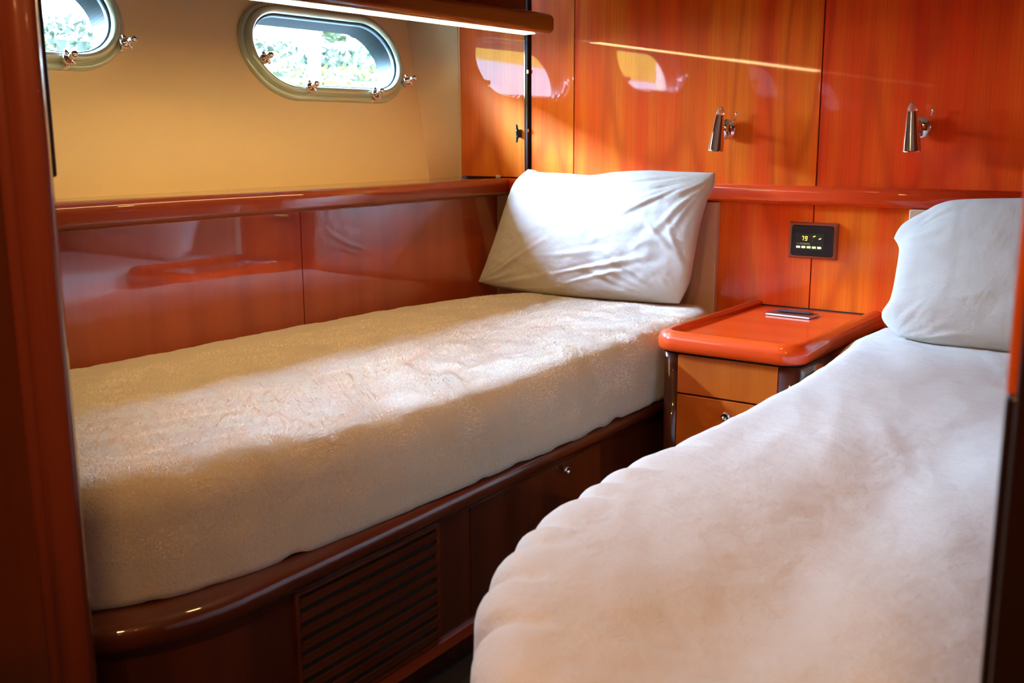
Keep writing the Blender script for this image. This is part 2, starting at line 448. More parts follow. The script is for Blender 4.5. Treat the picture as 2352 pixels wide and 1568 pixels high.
# ports
def ring(bm, cy, cz, prof, n=None):
    """prof: list of (offset inwards from outer frame outline, x) closed section"""
    base = stadium(cy, cz, PHW, PHH)
    K = len(base)
    rows = []
    for off, x in prof:
        lp = stadium(cy, cz, PHW - off, PHH - off)
        rows.append([bm.verts.new((x, p[0], p[1])) for p in lp])
    for a, b in zip(rows, rows[1:] + rows[:1]):
        for k in range(K): bm.faces.new((a[k], a[(k + 1) % K], b[(k + 1) % K], b[k]))
def port(i, cy, cz):
    e = structure(empty('window_%d' % i, hp(cy, cz)))
    # fixed flange
    bm = bmesh.new()
    ring(bm, cy, cz, [(0, XH), (0, XH + .006), (.004, XH + .011), (.012, XH + .012), (.016, XH + .008), (.030, XH + .006), (.030, XH - .01), (.01, XH - .01)])
    link('window_frame', on_hull(bm), M['port_frame'], e, smooth=True)
    # hinged sash ring
    bm = bmesh.new()
    sec = [(.013, XH + .006)]
    for k in range(9):
        a = PI * k / 8
        sec.append((.0255 - .0115 * math.cos(a), XH + .012 + .013 * math.sin(a)))
    sec.append((.037, XH + .001)); sec.append((.015, XH + .001))
    ring(bm, cy, cz, sec)
    s = link('sash_ring', on_hull(bm), M['port_frame'], e, smooth=True)
    bm = bmesh.new(); ring(bm, cy, cz, [(.0365, XH + .014), (.0425, XH + .010), (.0425, XH + .000), (.0365, XH + .0)])
    link('gasket', on_hull(bm), M['gasket'], s, smooth=True)
    # glass
    bm = bmesh.new(); lp = stadium(cy, cz, PHW - .041, PHH - .041)
    bm.faces.new([bm.verts.new((XH + .006, p[0], p[1])) for p in lp])
    link('glass_pane', on_hull(bm), M['glass'], s)
    # tunnel through the hull side
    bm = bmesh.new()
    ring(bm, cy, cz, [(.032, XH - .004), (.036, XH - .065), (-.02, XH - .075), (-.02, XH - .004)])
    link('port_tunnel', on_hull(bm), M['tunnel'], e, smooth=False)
    # latches: two below, one at each lower side, each a stud with wing nut
    outl = [(-.259, -.038, -1), (-.126, -.110, 0), (.123, -.122, 0), (.272, -.076, 1)]
    for dy, dz, side in outl:
        yy, zz_ = cy + dy, cz + dz
        bm = bmesh.new()
        box(bm, XH, XH + .020, yy - .006, yy + .006, zz_ - .016, zz_ + .004)
        lt = link('latch', on_hull(bm), M['chrome'], e, bevel=.003)
        bm = bmesh.new()
        dirv = Vector((1, .0 if side <= 0 else .35, 0)).normalized()
        st = Vector((XH + .016, yy, zz_))
        lathe(bm, [(.0045, 0), (.0045, .004), (.0125, .008), (.0145, .013), (.012, .020), (.0065, .024), (.006, .028), (.0085, .032), (.0085, .040), (.0055, .045), (0, .046)], st, dirv, 20)
        link('knob', on_hull(bm), M['chrome'], lt, smooth=True)
        bm = bmesh.new()
        up = Vector((0, -.45, 1)).normalized()
        c = st + dirv * .020
        lathe(bm, [(0, -.019), (.0042, -.017), (.0050, -.010), (.0032, 0), (.0050, .010), (.0042, .017), (0, .019)], c, up, 12)
        link('wing', on_hull(bm), M['chrome'], lt, smooth=True)
    # hinge on the top
    for dy in (.08, -.16):
        bm = B((XH, XH + .016, cy + dy - .026, cy + dy + .026, cz + PHH - .010, cz + PHH + .016))
        hg = link('hinge', on_hull(bm), M['port_frame'], e, bevel=.003)
        link('hinge_block', on_hull(B((XH + .010, XH + .020, cy + dy - .020, cy + dy - .004, cz + PHH - .004, cz + PHH + .010))), M['gasket'], hg, bevel=.002)
    return e
port(1, *PORTS[0]); port(2, *PORTS[1])

# overhead shelf with bullnose lip along the hull side
e = empty('overhead_shelf', (-1.70, 1.5, 1.27), 'dark varnished overhead shelf lip running above the two ports to the corner', 'shelf')
bm = bmesh.new()
pts = [(-1.742, 1.273), (-1.742, 1.325)]
for a0, cz_, sgn in ((90, 1.309, 1), (0, 1.287, -1)):
    for k in range(9):
        a = math.radians(a0 - 90 * k / 8)
        pts.append((-1.674 + .016 * math.cos(a), cz_ + .016 * math.sin(a)))
extrude_profile(bm, [(x, z + .0) for x, z in pts], lambda a, b, t: Vector((a, t, b)), .56, 2.462)
# rounded end nose
rows = []
for k in range(7):
    a = PI / 2 * k / 6
    s = math.cos(a)
    rows.append([bm.verts.new((-1.708 + (x + 1.708) * (.55 + .45 * s), 2.462 + .026 * math.sin(a), 1.298 + (z - 1.298) * (.35 + .65 * s))) for x, z in pts])
for a, b in zip(rows, rows[1:]):
    for j in range(len(pts)): bm.faces.new((a[j], a[(j + 1) % len(pts)], b[(j + 1) % len(pts)], b[j]))
bm.faces.new(rows[-1])
o = link('shelf_lip', bm, M['dark_wood_y'], e)
for f in o.data.polygons: f.use_smooth = len(f.vertices) == 4
bm = bmesh.new()
v = [bm.verts.new(p) for p in ((-1.734, .56, 1.2705), (-1.674, .56, 1.2725), (-1.674, 2.44, 1.2725), (-1.734, 2.44, 1.2705))]
v2 = [bm.verts.new(p.co + Vector((0, 0, .006))) for p in v]
bm.faces.new(v); bm.faces.new(v2[::-1])
for k in range(4): bm.faces.new((v[k], v2[k], v2[(k + 1) % 4], v[(k + 1) % 4]))
link('strip_light', bm, M['strip_light'], e)
link('shelf_board', B((-2.26, -1.742, .50, YB - .002, 1.39, 1.41), (-1.742, -1.730, .56, 2.44, 1.32, 1.41)), M['dark_wood_y'], e)

# ------------------------------------------------------------------ bulkhead and doorway nearest the camera
structure(link('wall_front', B((-2.3, -.965, .516, .56, 0, ZC), (-.965, -.885, .516, .520, 0, ZC), (-.965, -.04, .516, .56, 1.62, ZC), (-.04, .6, .515, .56, 0, ZC)), M['dark_wood']))  # unseen door header added to keep the doorway fill off the upper back wall
structure(link('wall_front_behind', B((-1.9, .6, -1.65, -1.6, 0, ZC), (-1.95, -1.9, -1.65, .515, 0, ZC), (.45, .5, -1.65, .515, 0, ZC)), M['panel_wood']))
# left door post: moulded casing (x,y) profile extruded upwards
bm = bmesh.new()
pts = [(-.927, .56), (-.927, .505)]
def arc(cx, cy, rx, ry, a0, a1, n):
    return [(cx + rx * math.cos(math.radians(a0 + (a1 - a0) * k / n)), cy + ry * math.sin(math.radians(a0 + (a1 - a0) * k / n))) for k in range(n + 1)]
pts = [(-.927, .515), (-.927, .503)]
pts += arc(-.9165, .500, .0105, .010, 180, 318, 10)
pts += arc(-.8865, .507, .0235, .020, 205, 350, 16)
pts += [(-.8785, .516)]
extrude_profile(bm, pts, lambda a, b, t: Vector((a, b, t)), 0, ZC)
o = structure(link('trim_5', bm, M['post_wood']))
for f in o.data.polygons: f.use_smooth = len(f.vertices) == 4
structure(link('trim_6', B((-1.3, -.935, .500, .515, 0, ZC)), M['post_wood_dark']))
structure(link('trim_7', B((-.936, -.927, .507, .515, 0, ZC)), M['gap']))
# right jamb
bm = bmesh.new()
pts = arc(-.080, .515, .012, .015, 180, 270, 8)[::-1]
extrude_profile(bm, [(-.0900, .56), (-.0900, .499), (-.088, .497), (-.03, .497), (-.03, .56)], lambda a, b, t: Vector((a, b, t)), .885, ZC)
structure(link('trim_8', bm, M['wall_wood'], bevel=.002))
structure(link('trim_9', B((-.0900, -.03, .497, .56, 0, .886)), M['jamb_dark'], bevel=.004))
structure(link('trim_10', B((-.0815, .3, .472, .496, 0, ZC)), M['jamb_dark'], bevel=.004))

# thin black panel seen edge-on beside the post
tag(link('wall_screen', B((-1.085, -1.045, .608, .62, .958, 1.5)), M['black'], bevel=.003), 'thin black flat panel seen edge-on beside the left door post', 'panel')

# ------------------------------------------------------------------ berth base (left)
def x_front(y):   # straight aisle face, toed in towards the head
    return -1.120 - (y - 1.0) * .035
def base_outline(off, y1=2.55, foot=.60, r=.26, n=14):
    """aisle-side outline from head to foot then round the corner; off = outward offset"""
    pts = [(x_front(y1) + off, y1)]
    yy = y1
    while yy > foot + r:
        pts.append((x_front(yy) + off, yy)); yy -= .12
    cx, cy = x_front(foot + r) - r, foot + r
    for k in range(n + 1):
        a = math.radians(0 - 90 * k / n)
        pts.append((cx + (r + off) * math.cos(a), cy + (r + off) * math.sin(a)))
    pts.append((-1.94, foot - off))
    return pts
def strip_solid(bm, outline, depth, z0, z1):
    """wall of given depth following outline (inwards = towards -x / +y)"""
    K = len(outline); inner = []
    for i, (x, y) in enumerate(outline):
        a = outline[max(0, i - 1)]; b = outline[min(K - 1, i + 1)]
        d_ = Vector((b[0] - a[0], b[1] - a[1])); d_.normalize()
        nrm = Vector((d_.y, -d_.x))   # right-hand normal
        inner.append((x + nrm.x * depth, y + nrm.y * depth))
    rows = [[bm.verts.new((p[0], p[1], z)) for p in lp] for lp, z in ((outline, z0), (outline, z1), (inner, z1), (inner, z0))]
    for a, b in zip(rows, rows[1:] + rows[:1]):
        for k in range(K - 1): bm.faces.new((a[k], a[k + 1], b[k + 1], b[k]))
    for k in (0, K - 1):
        bm.faces.new([r[k] for r in rows])
berth = empty('berth_base', (-1.5, 1.6, 0), 'dark varnished berth base with slatted vent under the left mattress', 'bed')
bm = bmesh.new()
strip_solid(bm, base_outline(0), .02, .105, .345)
o = link('front_panel', bm, M['dark_wood'], berth)
bm = bmesh.new()
# rim: bullnosed cap
ol = base_outline(0.0)
sec = [(-.12, .343), (.004, .343)] + [(.018 + .012 * math.cos(a), .358 + .013 * math.sin(a)) for a in [(-PI / 2 + PI * k / 10) for k in range(11)]]
sec = [(-.12, .343), (.010, .343), (.020, .347), (.026, .356), (.028, .366), (.026, .376), (.020, .383), (.010, .386), (-.12, .386)]
K = len(ol); rows = []
for i, (x, y) in enumerate(ol):
    a = ol[max(0, i - 1)]; b = ol[min(K - 1, i + 1)]
    d_ = Vector((b[0] - a[0], b[1] - a[1])); d_.normalize(); nrm = Vector((-d_.y, d_.x))
    rows.append([bm.verts.new((x + nrm.x * s, y + nrm.y * s, z)) for s, z in sec])
for a, b in zip(rows, rows[1:]):
    for j in range(len(sec)): bm.faces.new((a[j], a[(j + 1) % len(sec)], b[(j + 1) % len(sec)], b[j]))
bm.faces.new(rows[0]); bm.faces.new(rows[-1])
link('rim', bm, M['dark_wood_y'], berth, smooth=True)
bm = bmesh.new(); strip_solid(bm, base_outline(-.06), .02, 0, .105)
link('plinth', bm, M['dark_wood'], berth)
bm = bmesh.new(); strip_solid(bm, base_outline(.008), .05, .088, .108)
link('ledge_bead', bm, M['rail_wood_y'], berth)
link('platform', B((-1.94, -1.26, .66, 2.55, .30, .375)), M['dark_wood'], berth)
# vent: frame recess and slats, on the straight part of the front
def on_front(y, z, out): return Vector((x_front(y) + out, y, z))
def slab(bm, y0, y1, z0, z1, o0, o1, tilt=0):
    vv = []
    for (y, z, o_) in ((y0, z0, o0), (y1, z0, o0), (y1, z1, o0 + tilt), (y0, z1, o0 + tilt), (y0, z0, o1), (y1, z0, o1), (y1, z1, o1 + tilt), (y0, z1, o1 + tilt)):
        vv.append(bm.verts.new(on_front(y, z, o_)))
    for f in ((0, 1, 2, 3), (4, 5, 6, 7), (0, 1, 5, 4), (1, 2, 6, 5), (2, 3, 7, 6), (3, 0, 4, 7)):
        bm.faces.new([vv[i] for i in f])
VY0, VY1 = .985, 1.315
bm = bmesh.new(); slab(bm, VY0, VY1, .118, .328, .0, .0015)
vent = link('vent', bm, M['gap'], berth)
bm = bmesh.new()
slab(bm, VY0 - .008, VY0, .112, .334, .0, .007); slab(bm, VY1, VY1 + .008, .112, .334, .0, .007)
slab(bm, VY0, VY1, .328, .334, .0, .007); slab(bm, VY0, VY1, .112, .118, .0, .007)
link('vent_frame', bm, M['dark_wood_y'], vent)
for k in range(9):
    z = .122 + k * .0232
    bm = bmesh.new(); slab(bm, VY0, VY1, z, z + .0165, .004, .007, .005)
    link('slat', bm, M['dark_wood_y'], vent)
def knob(parent, loc, axis, s=1.0):
    bm = bmesh.new()
    lathe(bm, [(.004 * s, 0), (.004 * s, .004 * s), (.0095 * s, .006 * s), (.0105 * s, .010 * s), (.008 * s, .013 * s), (.0055 * s, .0135 * s), (.005 * s, .011 * s), (0, .011 * s)], loc, axis, 24)
    return link('knob', bm, M['chrome'], parent, smooth=True)
# drawer outline near the head with its knob
bm = bmesh.new(); slab(bm, 1.42, 1.93, .125, .332, .0, .0025)
dr = link('drawer_front', bm, M['dark_wood'], berth)
KX = x_front(1.75) + .0025
knob(dr, (KX, 1.745, .316), (1, 0, 0), 1.0)
# the right-hand berth base, mostly under its mattress
berth2 = empty('berth_base', (-.3, 1.6, 0), 'dark varnished berth base under the right mattress beside the nightstand', 'bed')
link('front_panel', B((-.655, -.635, .80, 2.55, .0, .285)), M['dark_wood'], berth2)
link('foot_panel', B((-.50, .13, .645, .665, 0, .285)), M['dark_wood'], berth2)
link('platform', B((-.62, .13, .80, 2.55, .265, .285)), M['dark_wood'], berth2)

# ------------------------------------------------------------------ mattresses under plush blankets
def fbm(x, y, z, o=4, lac=2.1, g=.5):
    s = 0; a = 1; f = 1
    for k in range(o):
        s += a * noise.noise(Vector((x * f, y * f, z * f + 17.3 * k))); a *= g; f *= lac
    return s
def chaikin(P, n=2):
    for _ in range(n):
        Q = []
        for i in range(len(P)):
            a = P[i]; b = P[(i + 1) % len(P)]
            Q += [(a[0] * .75 + b[0] * .25, a[1] * .75 + b[1] * .25), (a[0] * .25 + b[0] * .75, a[1] * .25 + b[1] * .75)]
        P = Q
    return P
def resample(P, N):
    L_ = [0]
    for i in range(len(P)):
        a = P[i]; b = P[(i + 1) % len(P)]
        L_.append(L_[-1] + math.hypot(b[0] - a[0], b[1] - a[1]))
    T = L_[-1]; out = []; j = 0
    for k in range(N):
        s = T * k / N
        while L_[j + 1] < s: j += 1
        a = P[j]; b = P[(j + 1) % len(P)]; t = (s - L_[j]) / max(1e-9, L_[j + 1] - L_[j])
        out.append((a[0] + (b[0] - a[0]) * t, a[1] + (b[1] - a[1]) * t))
    return out
def mattress(name, P, zb, zt, R, disp, mat, N=720, label=None, cat=None, med=None):
    P = resample(chaikin(P, 3), N)
    xc, ya, yb = med
    bm = bmesh.new(); rings = []
    def ring_(s, zf, extra=0):
        row = []
        for (x, y) in P:
            my = min(max(y, ya), yb); mx = xc
            dx, dy = x - mx, y - my
            l = math.hypot(dx, dy)
            q = (l * s + extra) / l if s > 0 else 0
            px, py = mx + dx * q, my + dy * q
            # distance to edge
            ox, oy, oz = disp(px, py, zf, dx / l, dy / l, l * (1 - s))
            row.append(bm.verts.new((px + ox, py + oy, zf + oz)))
        rings.append(row)
    ring_(.985, zb + .0); 
    for z in [zb + (zt - R - zb) * k / 10 for k in range(11)]:
        ring_(1.0, z, .003 * math.sin(PI * (z - zb) / (zt - R - zb)))
    for k in range(1, 10):
        a = PI / 2 * k / 9
        ring_(1, zt - R + R * math.sin(a), -R * (1 - math.cos(a)))
    wid = .30
    for k in range(1, 46):
        s = (1 - R / wid * .93) * (1 - k / 46)
        ring_(s, zt)
    for a, b in zip(rings, rings[1:]):
        for k in range(N): bm.faces.new((a[k], a[(k + 1) % N], b[(k + 1) % N], b[k]))
    bm.faces.new(rings[0][::-1])
    c = rings[-1]
    bm.faces.new(c)
    bmesh.ops.triangulate(bm, faces=[f for f in bm.faces if len(f.verts) > 4])
    o = link(name, bm, mat, smooth=True)
    return tag(o, label, cat)
def ridge(v): return 1 - abs(v)
def disp1(x, y, z, nx, ny, d):
    side = 1 - sm(.38, .50, z)
    oz = .0050 * fbm(x * 4, y * 2.2, 0, 3)
    # creases fanning from the foot corner
    f = math.exp(-((y - .78) / .30) ** 2) * sm(-1.75, -1.5, x)
    oz += .008 * f * ridge(fbm(x * 10 - y * 3, y * 2.2 + x, 3, 2) * 2.2) * (1 if z > .5 else .3)
    oz += .0022 * fbm(x * 24, y * 17, 2, 3)
    on = .0045 * fbm(x * 5, y * 5, z * 5 + 5, 3) + .0035 * side * noise.noise(Vector((x * 16, y * 16, 4)))
    # shallow puckers where the cover is tucked over the rim
    on += -.004 * side * max(0, noise.noise(Vector((x * 26, y * 26, 9.1)))) 
    if x < -1.90: on = min(on, 0) * .3
    if z > .545: on *= math.exp(-(d / .10) ** 2)
    if y > 2.53: on = min(on, 0)
    low = .012 * side * max(0, noise.noise(Vector((x * 17, y * 17, 1.7))))
    if z < .40: oz = abs(low)
    return nx * on, ny * on, oz
P1 = [(-1.942, 2.583), (-1.942, .60), (-1.90, .585), (-1.55, .585), (-1.38, .60), (-1.27, .645), (-1.19, .715), (-1.145, .81), (-1.125, .93), (-1.112, 1.2), (-1.105, 1.6), (-1.112, 1.85), (-1.122, 2.0), (-1.128, 2.25), (-1.15, 2.45), (-1.172, 2.54), (-1.205, 2.583)]
MAT1 = mattress('mattress', P1, .387, .55, .060, disp1, M['blanket'], label='left mattress under a cream-white plush blanket, below the two ports', cat='mattress', med=(-1.53, .95, 2.25))
# short pile of the plush, standing a few millimetres off the blanket
def pile(parent, n, mat, seed=4):
    r = random.Random(seed); me = parent.data
    P = [v.co for v in me.vertices]; cum = []; tot = 0; F = []
    for p in me.polygons:
        if p.center.z < .44 or p.center.x < -1.80 or p.center.y > 2.45: continue
        w = p.area * (1.0 if p.normal.x > .15 or p.center.x > -1.45 else .45)
        tot += w; cum.append(tot); F.append(p)
    import bisect
    V = []; T = []
    for _ in range(n):
        p = F[bisect.bisect(cum, r.random() * tot)]
        vs3 = [P[i] for i in p.vertices]
        a, b = r.random(), r.random()
        if len(vs3) == 4: q = (vs3[0] * (1 - a) + vs3[1] * a) * (1 - b) + (vs3[3] * (1 - a) + vs3[2] * a) * b
        else:
            if a + b > 1: a, b = 1 - a, 1 - b
            q = vs3[0] + (vs3[1] - vs3[0]) * a + (vs3[2] - vs3[0]) * b
        nn = p.normal
        th = 3 * noise.noise(Vector((q.x * 14, q.y * 14, q.z * 14))) + r.gauss(0, .5) - .6
        t1 = nn.cross(Vector((0, 1, .3))).normalized(); t2 = nn.cross(t1)
        dr_ = t1 * math.cos(th) + t2 * math.sin(th)
        patch = .6 + .8 * max(0, noise.noise(Vector((q.x * 9, q.y * 9, 3))) + .3)
        L_ = r.uniform(.0025, .0055) * patch
        sd = nn.cross(dr_).normalized() * r.uniform(.0006, .0011)
        k = len(V)
        V += [q - sd - nn * .0005, q + sd - nn * .0005, q + dr_ * L_ + nn * L_ * .75]
        T.append((k, k + 1, k + 2))
    m2 = bpy.data.meshes.new('plush_pile'); m2.from_pydata(V, [], T); m2.materials.append(mat); m2.update()
    o = bpy.data.objects.new('plush_pile', m2); COL.objects.link(o); o.parent = parent; o['kind'] = 'stuff'
M['pile'] = plain('plush_pile', (.86, .76, .62), rough=.95, spec=.1, noise_amt=.05, scale=20)
pile(MAT1, 70000, M['pile'])
def disp2(x, y, z, nx, ny, d):
    oz = .0040 * fbm(x * 3.5, y * 2.2, 4, 3)
    side = 1 - sm(.36, .52, z)
    # long diagonal soft folds over the top
    oz += .0022 * ridge(fbm(x * 7 + y * 3.2, y * 1.6 - x, 7, 2) * 2)
    oz += .0014 * fbm(x * 20, y * 20, 6, 2)
    foot = sm(1.35, .85, y) if False else 1 - sm(.9, 1.3, y)
    on = .0040 * fbm(x * 4, y * 4, z * 5 + 15, 3)
    dn = min(abs(y - yn) for yn in (1.36, 1.227, 1.154, 1.095, .983, .921, .839, .755))
    on += (.004 - .016 * math.exp(-dn / .013)) * (1 - sm(1.25, 1.5, y)) * (1 if nx < -.2 else 0)
    oz -= .007 * math.exp(-dn / .012) * (1 - sm(1.25, 1.5, y)) * math.exp(-(d / .05) ** 2) * (1 if nx < -.2 and z > .5 else 0)
    on += .006 * side * foot * fbm(x * 24, y * 24, z * 9, 2)
    on -= .008 * (1 - sm(.30, .52, z)) * foot
    on += .013 * (1 - sm(.80, .95, y))
    # a worn hollow along the middle
    oz -= .020 * math.exp(-((x + .37) / .085) ** 2) * sm(.66, .85, y) * (1 - sm(1.45, 1.9, y))
    on += .010 * math.exp(-((y - 2.30) / .10) ** 2) * (1 if nx < 0 else 0)
    if y > 2.53 or x > .1: on = min(on, 0)
    if z > .545: on *= math.exp(-(d / .10) ** 2)
    return nx * on, ny * on, oz
P2 = [(-.755, 2.583), (-.757, 2.42), (-.750, 2.25), (-.724, 2.05), (-.718, 1.85), (-.716, 1.5), (-.722, 1.22), (-.715, 1.08), (-.697, .97), (-.664, .88), (-.612, .79), (-.560, .72), (-.50, .66), (-.42, .63), (-.25, .615), (.05, .61), (.132, .61), (.132, 2.583)]
mattress('mattress', P2, .288, .55, .055, disp2, M['blanket_b'], label='right mattress under a smooth pale fleece blanket with rounded foot', cat='mattress', med=(-.30, .95, 2.30))

# upholstered head pads fixed to the back wall
tag(link('head_pad', B((-1.945, -1.209, YB - .024, YB - .001, .50, .822)), M['vinyl_pad'], bevel=.004), 'beige padded headboard panel behind the left pillow', 'headboard')
tag(link('head_pad', B((-.712, .135, YB - .024, YB - .001, .50, .822)), M['vinyl_pad'], bevel=.004), 'cream padded headboard panel behind the right pillow', 'headboard')

# ------------------------------------------------------------------ pillows
def lerp_poly(P, t):
    n = len(P) - 1
    L_ = [0]
    for i in range(n): L_.append(L_[-1] + (Vector(P[i + 1]) - Vector(P[i])).length)
    s = t * L_[-1]
    for i in range(n):
        if s <= L_[i + 1] + 1e-9:
            u = (s - L_[i]) / max(1e-9, L_[i + 1] - L_[i])
            # catmull-rom through the points
            p0 = Vector(P[max(0, i - 1)]); p1 = Vector(P[i]); p2 = Vector(P[i + 1]); p3 = Vector(P[min(n, i + 2)])
            return .5 * ((2 * p1) + (-p0 + p2) * u + (2 * p0 - 5 * p1 + 4 * p2 - p3) * u * u + (-p0 + 3 * p1 - 3 * p2 + p3) * u ** 3)
    return Vector(P[-1])
def pillow(name, top, right, bottom, left, tf, tb, nrm, label, wr, NU=130, NV=90):
    """Coons patch from the four seams, blown up to both sides"""
    bm = bmesh.new(); n = Vector(nrm).normalized()
    def pt(u, v):
        T = lerp_poly(top, u); Bt = lerp_poly(bottom, u); L_ = lerp_poly(left, v); R_ = lerp_poly(right, v)
        c00, c10, c01, c11 = Vector(bottom[0]), Vector(bottom[-1]), Vector(top[0]), Vector(top[-1])
        return (1 - v) * Bt + v * T + (1 - u) * L_ + u * R_ - ((1 - u) * (1 - v) * c00 + u * (1 - v) * c10 + (1 - u) * v * c01 + u * v * c11)
    G = [[pt(i / NU, j / NV) for i in range(NU + 1)] for j in range(NV + 1)]
    def build(side, t):
        V = []
        for j in range(NV + 1):
            row = []
            for i in range(NU + 1):
                a = 2 * i / NU - 1; b = 2 * j / NV - 1
                h = (max(0, 1 - abs(a) ** 2.6) ** .55) * (max(0, 1 - abs(b) ** 2.6) ** .55)
                p = G[j][i]
                w = wr(i / NU, j / NV) * (h ** .6) if side > 0 else .5 * wr(i / NU, 1 - j / NV) * (h ** .6)
                q = p + n * side * (t * h + w)
                row.append(q)
            V.append(row)
        return V
    F = build(1, tf); K = build(-1, tb)
    vf = [[bm.verts.new(p) for p in r] for r in F]
    vb = [[(vf[j][i] if i in (0, NU) or j in (0, NV) else bm.verts.new(K[j][i])) for i in range(NU + 1)] for j in range(NV + 1)]
    for j in range(NV):
        for i in range(NU):
            bm.faces.new((vf[j][i], vf[j][i + 1], vf[j + 1][i + 1], vf[j + 1][i]))
            try: bm.faces.new((vb[j][i], vb[j + 1][i], vb[j + 1][i + 1], vb[j][i + 1]))
            except ValueError: pass
    o = link(name, bm, M['cotton'], smooth=True)
    return tag(o, label, 'pillow')
def crease(u, v, cu, cv, ang, length, width, depth):
    """a fold starting at (cu, cv) running in direction ang"""
    dx, dy = u - cu, v - cv
    s = dx * math.cos(ang) + dy * math.sin(ang); t = -dx * math.sin(ang) + dy * math.cos(ang)
    if s < 0 or s > length: return 0
    w = width * (.5 + s / length)
    k = math.sin(PI * s / length)
    return depth * k * (math.exp(-(t / w) ** 2) - .55 * math.exp(-((t - 1.6 * w) / w) ** 2))
rnd = random.Random(3)
CR1 = []
for (cu, cv, a0, a1, n_) in ((1.0, 1.0, 195, 262, 9), (1.0, .0, 108, 172, 8), (0.0, 0.0, 8, 70, 5), (0.0, 1.0, -70, -15, 4)):
    for k in range(n_):
        a = math.radians(a0 + (a1 - a0) * (k + rnd.random() * .7) / n_)
        CR1.append((cu + .05 * math.cos(a), cv + .05 * math.sin(a), a, rnd.uniform(.22, .55), rnd.uniform(.008, .016), rnd.uniform(.002, .0055)))
CR1 += [(.38, .16, math.radians(22), .5, .016, .006), (.45, .10, math.radians(25), .42, .014, .005), (.28, .30, math.radians(10), .4, .02, .003), (.15, .72, math.radians(-12), .3, .012, .003), (.78, .62, math.radians(-60), .4, .014, .004), (.86, .66, math.radians(-75), .45, .010, .004)]
def wr1(u, v):
    s = sum(crease(u, v, *c) for c in CR1)
    q = .0035 * ridge(fbm(u * 6, v * 4, 2, 3) * 1.6) + .006 * noise.noise(Vector((u * 2.4, v * 2, 5)))
    return s + q + .0012 * fbm(u * 24, v * 16, 8, 2)
CR2 = []
for (cu, cv, a0, a1, n_) in ((.0, .0, 15, 78, 8), (0.0, .85, -60, 30, 5)):
    for k in range(n_):
        a = math.radians(a0 + (a1 - a0) * (k + rnd.random() * .7) / n_)
        CR2.append((cu + .04 * math.cos(a), cv + .04 * math.sin(a), a, rnd.uniform(.15, .32), rnd.uniform(.010, .018), rnd.uniform(.002, .005)))
CR2 += [(.35, .02, math.radians(40), .3, .016, .004), (.45, .02, math.radians(50), .3, .016, .003)]
def wr2(u, v):
    return sum(crease(u, v, *c) for c in CR2) + .0025 * ridge(fbm(u * 5, v * 4, 12, 2) * 1.5) + .005 * noise.noise(Vector((u * 2, v * 2, 15)))
pillow('pillow',
       [[-1.799, 2.548, .901], [-1.772, 2.547, .898], [-1.756, 2.547, .893], [-1.664, 2.546, .891], [-1.569, 2.546, .888], [-1.492, 2.548, .898], [-1.397, 2.549, .904], [-1.305, 2.548, .902], [-1.2, 2.548, .901]],
       [[-1.259, 2.480, .558], [-1.237, 2.491, .614], [-1.231, 2.504, .682], [-1.225, 2.52, .762], [-1.213, 2.534, .83], [-1.199, 2.542, .869], [-1.2, 2.548, .901]],
       [[-1.937, 2.480, .562], [-1.85, 2.475, .552], [-1.692, 2.47, .548], [-1.544, 2.47, .550], [-1.404, 2.475, .552], [-1.259, 2.480, .558]],
       [[-1.937, 2.480, .562], [-1.91, 2.493, .626], [-1.882, 2.512, .718], [-1.861, 2.527, .796], [-1.841, 2.54, .86], [-1.799, 2.548, .901]],
       .060, .030, (0, -1, .2), 'wrinkled white pillow at the head of the left berth, partly in shade', wr1)
pillow('pillow',
       [[-.705, 2.452, .765], [-.690, 2.469, .796], [-.643, 2.482, .827], [-.617, 2.489, .842], [-.573, 2.494, .852], [-.447, 2.496, .858], [-.25, 2.496, .862], [-.08, 2.49, .86], [.05, 2.47, .84]],
       [[.07, 2.36, .556], [.075, 2.38, .62], [.07, 2.42, .72], [.05, 2.47, .84]],
       [[-.650, 2.352, .556], [-.571, 2.348, .549], [-.422, 2.345, .548], [-.2, 2.345, .548], [.07, 2.36, .556]],
       [[-.650, 2.352, .556], [-.679, 2.366, .572], [-.699, 2.378, .596], [-.686, 2.393, .629], [-.684, 2.415, .676], [-.688, 2.442, .738], [-.705, 2.452, .765]],
       .075, .060, (0, -1, .45), 'plump bright white pillow at the head of the right berth', wr2)

# ------------------------------------------------------------------ nightstand between the berths
ns = empty('nightstand', (-.93, 2.33, 0), 'red varnished nightstand with raised rim between the two berths', 'nightstand')
X0, X1, Y0, Y1 = -1.114, -.760, 2.052, 2.606
DZ = .017
def half_rr(x0, x1, y0, y1, r, seg=12):
    """open-backed outline: back left, round the two front corners, back right"""
    pts = [(x0, y1)]
    for k in range(seg + 1):
        a = math.radians(180 + 90 * k / seg); pts.append((x0 + r + r * math.cos(a), y0 + r + r * math.sin(a)))
    for k in range(seg + 1):
        a = math.radians(270 + 90 * k / seg); pts.append((x1 - r + r * math.cos(a), y0 + r + r * math.sin(a)))
    pts.append((x1, y1)); return pts
ol = half_rr(X0, X1, Y0, Y1, .055)
K = len(ol)
prof = [(.055, .507), (.006, .507), (.001, .513), (0, .522), (.001, .534), (.005, .543), (.012, .549), (.020, .551), (.026, .551), (.031, .549), (.034, .545), (.035, .536), (.055, .536)]
rows = []
for s, z in prof:
    q = half_rr(X0 + s, X1 - s, Y0 + s, Y1, max(.012, .055 - s * .75))
    rows.append([(p[0], p[1], z + DZ) for p in q])
bm = bmesh.new(); R_ = [[bm.verts.new(p) for p in r] for r in rows]
for a, b in zip(R_, R_[1:] + R_[:1]):
    for k in range(K - 1): bm.faces.new((a[k], a[k + 1], b[k + 1], b[k]))
